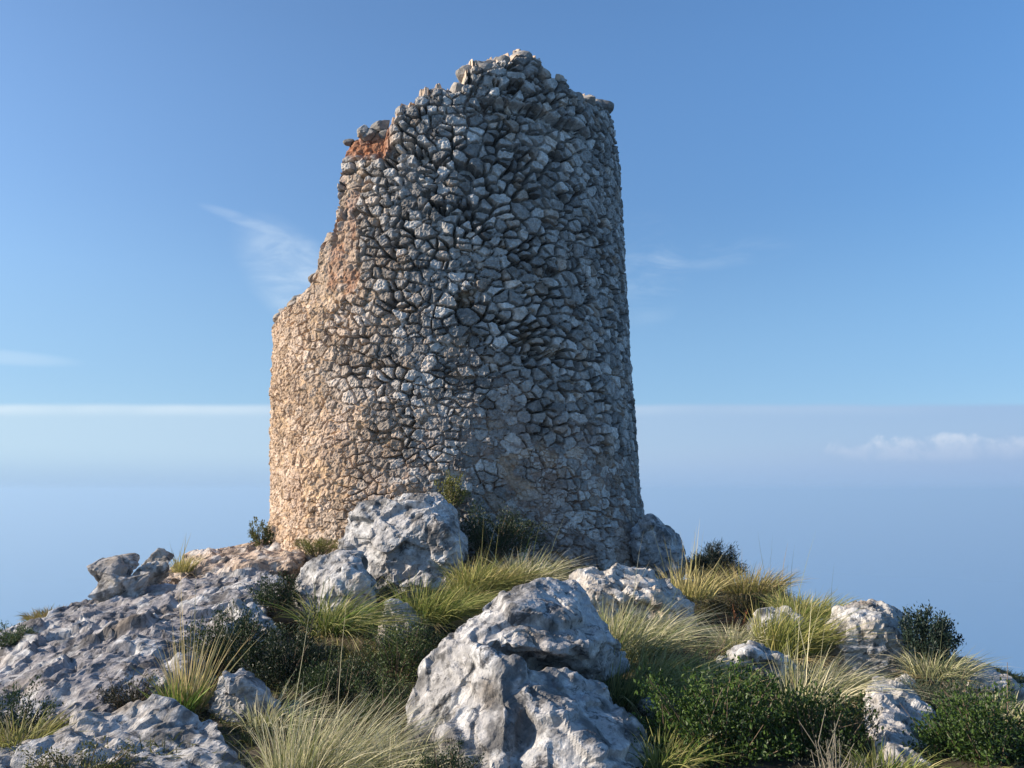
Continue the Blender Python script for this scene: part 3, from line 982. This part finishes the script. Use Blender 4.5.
def tuft(label, px, py, Y, rad, n, length, lean=0.3, spread=0.55, droop=0.6, straw=0.5, width=0.006, young=GREEN, old=STRAW, tall=0, group=None, name="grass_tuft", leany=0.0):
    PLANT_SEED[0] += 1
    rs = np.random.default_rng(PLANT_SEED[0])
    b = at(px, py, Y)
    V, F, C = blades(rs, int(n * 0.85), (0, 0, 0), rad, length, (lean, leany), spread, droop, straw, width * 1.3, young, old, tallies=tall)
    # thatch: short dead and broken blades matted round the foot
    V2, F2, C2 = blades(rs, int(n * 0.35), (0, 0, 0), rad * 1.1, length * 0.42, (lean * 0.5, leany), 1.5, 1.3, 0.85, width * 1.2, DRY, (0.40, 0.32, 0.18), seg=4)
    F = np.concatenate([F, F2 + len(V)])
    V, C = np.concatenate([V, V2]), np.concatenate([C, C2])
    o = mesh_np(name, V, F, M_BLADE, None, C)
    o.location = (b[0], b[1], b[2])
    return tag(o, label, "grass tuft", group)


def tubes(paths, sides=4):
    V, F, off = [], [], 0
    for pts, r0, r1 in paths:
        pts = np.array(pts)
        for i, p in enumerate(pts):
            t = i / (len(pts) - 1)
            dd = pts[min(i + 1, len(pts) - 1)] - pts[max(i - 1, 0)]
            dd = dd / (np.linalg.norm(dd) + 1e-9)
            u = np.cross(dd, [0.3, 0.9, 0.2])
            u /= np.linalg.norm(u) + 1e-9
            v = np.cross(dd, u)
            r = r0 * (1 - t) + r1 * t
            for k in range(sides):
                a = 2 * math.pi * k / sides
                V.append(p + r * (u * math.cos(a) + v * math.sin(a)))
        for i in range(len(pts) - 1):
            for k in range(sides):
                a, b = off + i * sides + k, off + i * sides + (k + 1) % sides
                F.append((a, b, b + sides, a + sides))
        off += len(pts) * sides
    return np.array(V), np.array(F)


def shrub(label, px, py, Y, rx, ry, rz, n, leaf=0.020, col=(0.045, 0.085, 0.022), col2=(0.10, 0.15, 0.03), clumps=46, upright=0.5, slim=0.42, stem=(0.16, 0.12, 0.085), cs=0.24, name="shrub", group=None, bare=0):
    """A small bush: twigs fanning out from the foot, leaves gathered round the twig ends."""
    PLANT_SEED[0] += 1
    rs = np.random.default_rng(PLANT_SEED[0])
    c = at(px, py, Y)
    foot = np.array([c[0], c[1], c[2] - rz])
    dirs = rs.normal(size=(clumps, 3))
    dirs[:, 2] = np.abs(dirs[:, 2]) * 0.9 - 0.25
    dirs /= np.linalg.norm(dirs, axis=1, keepdims=True)
    ends = dirs * np.array([rx, ry, rz]) * rs.uniform(0.5, 1.2, (clumps, 1)) * (1 + 0.22 * vnoise(dirs * 2.2 + PLANT_SEED[0], 5))[:, None] + np.array([0, 0, rz])
    paths = []
    for e in ends:
        a = e * np.array([0.12, 0.12, 0.0])
        mid = (a + e) / 2 + rs.normal(0, 0.05, 3) * rx + np.array([0, 0, 0.1 * rz])
        paths.append((np.array([a, mid, e]), 0.006 + 0.004 * rx, 0.0018))
    for b_ in range(bare):
        e = ends[rs.integers(clumps)] * rs.uniform(0.9, 1.25) + rs.normal(0, 0.04, 3)
        paths.append((np.array([e * 0.2, e * 0.65 + rs.normal(0, 0.03, 3), e + rs.normal(0, 0.03, 3)]), 0.004, 0.0015))
    root = empty(name, foot, label, "shrub", group)
    V, F = tubes(paths)
    mesh_np("stems", V, F, M_TWIG, root, np.tile(stem, (len(V), 1)))
    if n:
        k = rs.integers(0, clumps, n)
        t = 1 - 0.62 * rs.uniform(0, 1, n) ** 1.8
        P = ends[k] * t[:, None] + rs.normal(0, 1, (n, 3)) * cs * 0.42 * np.array([rx, ry, rz])
        P[:, 2] = np.maximum(P[:, 2], rs.uniform(-0.02, 0.06, n))
        ax = rs.normal(0, 1, (n, 3)) + (P - np.array([0, 0, rz * 0.4])) / max(rx, rz) * 0.7 + np.array([0, 0, upright * 1.6])
        ax /= np.linalg.norm(ax, axis=1, keepdims=True)
        sd = np.cross(ax, rs.normal(0, 1, (n, 3)))
        sd /= np.linalg.norm(sd, axis=1, keepdims=True)
        nn = np.cross(ax, sd)
        L = (leaf * rs.uniform(0.6, 1.35, n))[:, None]
        w = L * slim * 0.5
        v0, v2 = P, P + ax * L
        m = P + ax * L * 0.45
        v1, v3 = m + sd * w + nn * L * 0.10, m - sd * w + nn * L * 0.10
        V = np.stack([v0, v1, v2, v3], 1).reshape(-1, 3)
        i = np.arange(n)[:, None] * 4
        F = np.concatenate([i + np.array([[0, 1, 2]]), i + np.array([[0, 2, 3]])])
        q = np.clip(rs.beta(1.4, 2.2, n) + 0.35 * vnoise(ends[k] * 4 + 9, 8), 0, 1)[:, None]
        C = np.array(col) * (1 - q) + np.array(col2) * q  # leaf tones also carry painted inner shade and a few highlights
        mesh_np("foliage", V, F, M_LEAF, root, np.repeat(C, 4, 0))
    return root


DG, DG2 = (0.012, 0.026, 0.008), (0.050, 0.085, 0.018)  # dark greens lowered further to deepen the shade in the bushes
YG, YG2 = (0.13, 0.15, 0.025), (0.26, 0.25, 0.05)
# shrubs, from the tower outwards
shrub("small olive bush growing at the left foot of the tower against the sky", 262, 536, 12.4, 0.17, 0.17, 0.23, 1700, 0.035, (0.07, 0.09, 0.02), (0.17, 0.17, 0.04), 22)
shrub("low yellow-green bush on the ledge at the sunny foot of the tower", 318, 546, 10.9, 0.31, 0.25, 0.17, 2600, 0.03, YG, YG2, 30, slim=0.2)
shrub("yellow-green sprig at the tower foot above the dark hollow", 452, 494, 10.7, 0.21, 0.16, 0.24, 1900, 0.03, (0.10, 0.12, 0.02), (0.24, 0.22, 0.045), 24)
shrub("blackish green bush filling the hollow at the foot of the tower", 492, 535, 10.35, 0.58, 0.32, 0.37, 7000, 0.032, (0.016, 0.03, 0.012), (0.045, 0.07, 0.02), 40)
shrub("dark cushion of spiny scrub on the skyline right of the tower", 713, 570, 10.9, 0.36, 0.3, 0.28, 15000, 0.055, (0.008, 0.016, 0.012), (0.025, 0.04, 0.026), 80, slim=0.09, upright=0.2)
shrub("olive and brown scrub below the dark skyline cushion", 735, 602, 10.0, 0.55, 0.35, 0.22, 4200, 0.028, (0.06, 0.07, 0.025), (0.17, 0.15, 0.06), 46, bare=40)
shrub("rust brown dried bush among the grasses right of centre", 738, 630, 8.9, 0.30, 0.22, 0.20, 900, 0.03, (0.16, 0.06, 0.025), (0.28, 0.13, 0.05), 40, stem=(0.26, 0.11, 0.05), bare=60)
shrub("dark blue-green bush standing up on the right skyline", 930, 643, 7.2, 0.22, 0.2, 0.29, 8000, 0.030, (0.012, 0.028, 0.020), (0.03, 0.055, 0.035), 34, cs=0.24)
shrub("dark green bush in the gap under the low sloping boulder", 278, 595, 8.2, 0.27, 0.22, 0.21, 3000, 0.026, DG, DG2, 34)
shrub("dark leafy bush behind the straw clump at left", 232, 640, 6.75, 0.40, 0.28, 0.27, 5600, 0.024, DG, DG2, 48)
shrub("bush painted nearly black for the shade of the hollow between grass and rocks, left of centre", 288, 660, 6.35, 0.38, 0.26, 0.33, 8000, 0.024, (0.008, 0.018, 0.006), (0.03, 0.05, 0.014), 46)  # leaf colour paints the black of the hollow
shrub("small dark sprig in the cleft right of the low sloping boulder", 388, 596, 8.1, 0.16, 0.14, 0.20, 1500, 0.022, (0.03, 0.045, 0.02), (0.08, 0.09, 0.04), 22)
shrub("green bush at the upper left flank of the big front boulder", 396, 655, 6.5, 0.24, 0.2, 0.27, 3800, 0.022, (0.035, 0.065, 0.018), (0.11, 0.15, 0.035), 36)
shrub("dark green bush hugging the lower left flank of the big front boulder", 388, 712, 5.5, 0.22, 0.18, 0.26, 4200, 0.019, (0.03, 0.055, 0.018), (0.09, 0.125, 0.03), 36)
shrub("little dark bush at the bottom edge in front of the big boulder", 452, 772, 4.2, 0.17, 0.13, 0.13, 2600, 0.015, DG, DG2, 30)
shrub("olive yellow bush at the bottom edge before the flat corner slab", 82, 768, 4.35, 0.27, 0.17, 0.13, 3600, 0.016, (0.08, 0.09, 0.02), (0.22, 0.20, 0.05), 40)
shrub("tiny green bush where the left slab meets the sky", 12, 638, 7.7, 0.24, 0.2, 0.10, 1600, 0.024, (0.05, 0.085, 0.025), (0.10, 0.14, 0.04), 24)
shrub("dark green bush at the left edge beside the weathered slab", 8, 722, 5.3, 0.24, 0.2, 0.22, 3600, 0.02, (0.02, 0.045, 0.014), (0.06, 0.10, 0.03), 34)
shrub("bright green leafy bush in front of the white rock at lower right", 718, 728, 5.0, 0.42, 0.32, 0.36, 11500, 0.027, (0.014, 0.036, 0.006), (0.085, 0.15, 0.020), 70, bare=26, slim=0.5)
shrub("darker green bush between the leafy bush and the narrow slab", 818, 735, 5.05, 0.36, 0.28, 0.31, 8500, 0.026, (0.012, 0.03, 0.006), (0.068, 0.12, 0.018), 60, bare=24)
shrub("grey twiggy half-dead bush at the bottom edge, lower right", 835, 778, 4.5, 0.27, 0.2, 0.22, 1500, 0.02, (0.07, 0.08, 0.05), (0.20, 0.20, 0.13), 40, slim=0.2, stem=(0.20, 0.18, 0.14), bare=35)
shrub("dense green bush in the bottom right corner", 988, 745, 4.9, 0.44, 0.3, 0.31, 10500, 0.026, (0.012, 0.032, 0.006), (0.068, 0.12, 0.018), 66, bare=24, slim=0.5)
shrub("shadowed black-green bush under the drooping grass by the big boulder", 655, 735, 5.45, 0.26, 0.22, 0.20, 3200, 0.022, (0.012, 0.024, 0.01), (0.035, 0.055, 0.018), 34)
shrub("grey-green bush above the bottom right corner bush", 952, 695, 6.2, 0.36, 0.26, 0.21, 4200, 0.026, (0.055, 0.08, 0.045), (0.14, 0.17, 0.09), 44, slim=0.2)
shrub("grey-green low scrub around the small whitish rock", 792, 690, 6.2, 0.45, 0.2, 0.17, 3600, 0.026, (0.05, 0.08, 0.045), (0.13, 0.17, 0.09), 44, slim=0.2)
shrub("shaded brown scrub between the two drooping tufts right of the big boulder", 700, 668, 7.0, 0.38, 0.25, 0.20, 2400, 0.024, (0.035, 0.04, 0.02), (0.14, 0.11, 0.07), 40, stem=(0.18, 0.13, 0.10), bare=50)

shrub("dark bush filling the gap above the big pale straw tuft", 340, 682, 6.0, 0.36, 0.26, 0.24, 7000, 0.02, (0.016, 0.034, 0.010), (0.055, 0.09, 0.02), 44)
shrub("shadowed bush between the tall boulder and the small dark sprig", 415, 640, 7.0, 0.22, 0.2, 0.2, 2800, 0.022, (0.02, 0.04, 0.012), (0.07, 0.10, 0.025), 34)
shrub("dark scrub below the blue-grey rock at left", 262, 745, 5.1, 0.20, 0.15, 0.16, 2600, 0.018, (0.016, 0.034, 0.010), (0.05, 0.08, 0.02), 30)
shrub("litter-choked bush painted dark brown for the shade of the hollow under the weathered slab", 140, 700, 5.75, 0.34, 0.16, 0.15, 2600, 0.02, (0.025, 0.028, 0.014), (0.07, 0.065, 0.03), 40, bare=60)  # leaf colour stands for shade and dead leaves under the slab
shrub("dull green scrub on the right skyline behind the falling rock", 1000, 690, 7.6, 0.30, 0.2, 0.10, 2200, 0.024, (0.03, 0.05, 0.022), (0.10, 0.12, 0.05), 46)
shrub("low heath-like scrub between the humped boulder and the right skyline", 900, 690, 7.0, 0.30, 0.25, 0.14, 2600, 0.024, (0.035, 0.055, 0.03), (0.11, 0.13, 0.06), 40)
# grass tufts
tuft("big pale straw tuft combed to the right at the bottom, left of the big boulder", 318, 790, 4.7, 0.27, 1500, 0.62, 0.55, 0.45, 0.55, 0.72, 0.0045, GREEN, PALE, 5)
tuft("tall thin dry straw clump with bleached stalks, left of the dark bush", 187, 716, 5.6, 0.08, 150, 0.60, 0.05, 0.35, 0.15, 0.95, 0.007, GREEN, (0.60, 0.48, 0.24), 5)
tuft("short bright green tuft at the foot of the dry straw clump", 178, 716, 5.5, 0.09, 160, 0.34, 0.05, 0.5, 0.3, 0.12, 0.008, (0.12, 0.22, 0.04), OLIVE)
tuft("green arching tuft below the low sloping boulder", 335, 634, 7.1, 0.20, 700, 0.66, 0.6, 0.7, 0.95, 0.30, 0.0065, GREEN, STRAW)
tuft("yellow-green tuft between the tall boulder and the big front boulder", 428, 622, 7.9, 0.28, 1000, 0.58, 0.4, 0.6, 0.75, 0.36, 0.007, (0.10, 0.17, 0.025), (0.44, 0.38, 0.14))
tuft("golden tuft close under the dark hollow of the tower", 480, 590, 8.9, 0.30, 900, 0.52, 0.4, 0.6, 0.7, 0.55, 0.007, (0.11, 0.17, 0.03), (0.48, 0.40, 0.16), 5)
tuft("pale yellow tuft in front of the tower, right above the big boulder", 528, 584, 9.3, 0.28, 800, 0.52, 0.45, 0.6, 0.7, 0.6, 0.007, (0.11, 0.16, 0.03), PALE, 4)
tuft("wide straw-green tuft spilling over the flat tan rock", 632, 655, 7.3, 0.32, 1500, 0.66, 0.6, 0.5, 0.8, 0.58, 0.0055, (0.09, 0.15, 0.03), PALE, 5)
tuft("dark drooping tuft against the right side of the big boulder", 632, 708, 5.9, 0.20, 700, 0.58, 0.75, 0.55, 0.85, 0.30, 0.0055, (0.045, 0.085, 0.02), STRAW)
tuft("half-green arching tuft between the wide tuft and the leafy bush", 668, 690, 6.3, 0.20, 520, 0.56, 0.7, 0.55, 0.85, 0.5, 0.0055, GREEN, STRAW)
tuft("bright yellow-green tuft before the grey humped boulder", 788, 655, 7.6, 0.26, 1200, 0.64, 0.75, 0.45, 0.6, 0.42, 0.0065, (0.13, 0.18, 0.03), (0.44, 0.38, 0.14), 3)
tuft("long pale arching tuft right of the small whitish rock", 815, 700, 6.3, 0.24, 700, 0.52, 0.6, 0.6, 0.8, 0.6, 0.0055, (0.09, 0.13, 0.04), PALE, 6)
tuft("straw tuft standing up out of the bright green bush", 800, 722, 5.6, 0.12, 140, 0.48, 0.35, 0.45, 0.3, 0.85, 0.006, OLIVE, PALE, 4)
tuft("thin dry tuft with tall stalks behind the flat tan rock", 690, 598, 9.6, 0.28, 420, 0.5, 0.2, 0.5, 0.4, 0.85, 0.007, OLIVE, STRAW, 14)
tuft("dry brown tuft on the right skyline next to the dark cushion", 752, 592, 9.9, 0.34, 800, 0.42, 0.25, 0.7, 0.5, 0.75, 0.007, OLIVE, (0.40, 0.31, 0.16), 8)
tuft("faded green tuft on the right skyline before the humped boulder", 805, 615, 9.0, 0.32, 800, 0.36, 0.3, 0.7, 0.6, 0.5, 0.007, GREEN, STRAW, 4)
tuft("grey-green tuft between the humped boulder and the narrow slab", 845, 702, 6.7, 0.2, 420, 0.30, 0.4, 0.7, 0.8, 0.35, 0.006, (0.08, 0.12, 0.06), PALE)
tuft("wispy tuft under the dark blue-green skyline bush", 938, 676, 6.9, 0.22, 520, 0.34, 0.3, 0.7, 0.7, 0.5, 0.006, (0.08, 0.12, 0.06), PALE, 3)
tuft("small dry tuft on the stony ledge at left", 183, 572, 11.0, 0.12, 200, 0.32, 0.1, 0.5, 0.4, 0.65, 0.008, OLIVE, STRAW, 5)
tuft("brown grass fringe along the left skyline of the weathered slab", 58, 618, 9.2, 0.30, 900, 0.16, 0.2, 0.8, 0.6, 0.8, 0.007, OLIVE, (0.30, 0.22, 0.12), 0)
tuft("silvery grass at the bottom edge left of the big boulder", 398, 782, 4.5, 0.14, 420, 0.36, 0.3, 0.6, 0.7, 0.65, 0.0045, (0.10, 0.14, 0.07), PALE)
tuft("dry tuft at the left edge of the corner slab", 20, 745, 4.9, 0.16, 260, 0.28, 0.3, 0.8, 0.7, 0.6, 0.006, OLIVE, (0.32, 0.27, 0.16))

FILL = [("thin bleached tuft hanging over the blue-grey rock", 268, 735, 5.3, 0.12, 260, 0.42, 0.5, 0.75), ("short green tuft at the foot of the bright leafy bush", 668, 768, 4.75, 0.14, 380, 0.30, 0.4, 0.35),
        ("grassy tuft between the leafy bush and the white rock", 705, 700, 6.0, 0.18, 500, 0.40, 0.5, 0.5), ("low straw tuft on the right slope above the corner bush", 1005, 718, 6.0, 0.16, 300, 0.24, 0.3, 0.6),
        ("dark green tuft at the bottom edge between the two lower right bushes", 888, 782, 4.6, 0.14, 380, 0.26, 0.3, 0.3), ("olive tuft along the foot of the flat tan rock", 600, 640, 7.7, 0.16, 420, 0.40, 0.5, 0.5),
        ("pale tuft beside the little pale rock on the right", 735, 650, 7.8, 0.16, 420, 0.42, 0.4, 0.7), ("soft green tuft filling the gap right of the tall boulder", 468, 612, 8.4, 0.18, 520, 0.44, 0.4, 0.4)]
for q in FILL:
    tuft(q[0], *q[1:8], spread=0.6, droop=0.7, straw=q[8], width=0.006, old=PALE if q[8] > 0.55 else STRAW)


def ground_cover():
    rs = np.random.default_rng(77)
    n = 130000
    x, y = rs.uniform(-8.5, 9.0, n), rs.uniform(3.2, 14.5, n)
    keep = fbm(np.c_[x * 1.3, y * 1.3, x * 0], 3, 301) > -0.25
    ledge = (np.hypot((x + 3.9) / 1.4, (y - 11.6) / 1.5) < 1) & (rs.uniform(0, 1, n) < 0.93)
    keep &= ~ledge & (np.hypot(x + 0.95, y - D) > 3.2)
    x, y = x[keep], y[keep]
    z = ground_z(x, y)
    n = len(x)
    parts = []
    V, F, C = blades(rs, n, (0, 0, 0), 0.001, 0.15, (0.25, 0), 1.3, 0.6, 0.35, 0.008, (0.022, 0.042, 0.010), (0.16, 0.125, 0.07), seg=2)
    V = V.reshape(n, -1, 3) + np.c_[x, y, z - 0.01][:, None]
    o = mesh_np("ground_cover", V.reshape(-1, 3), F, M_BLADE, None, C)
    o["kind"] = "stuff"


ground_cover()
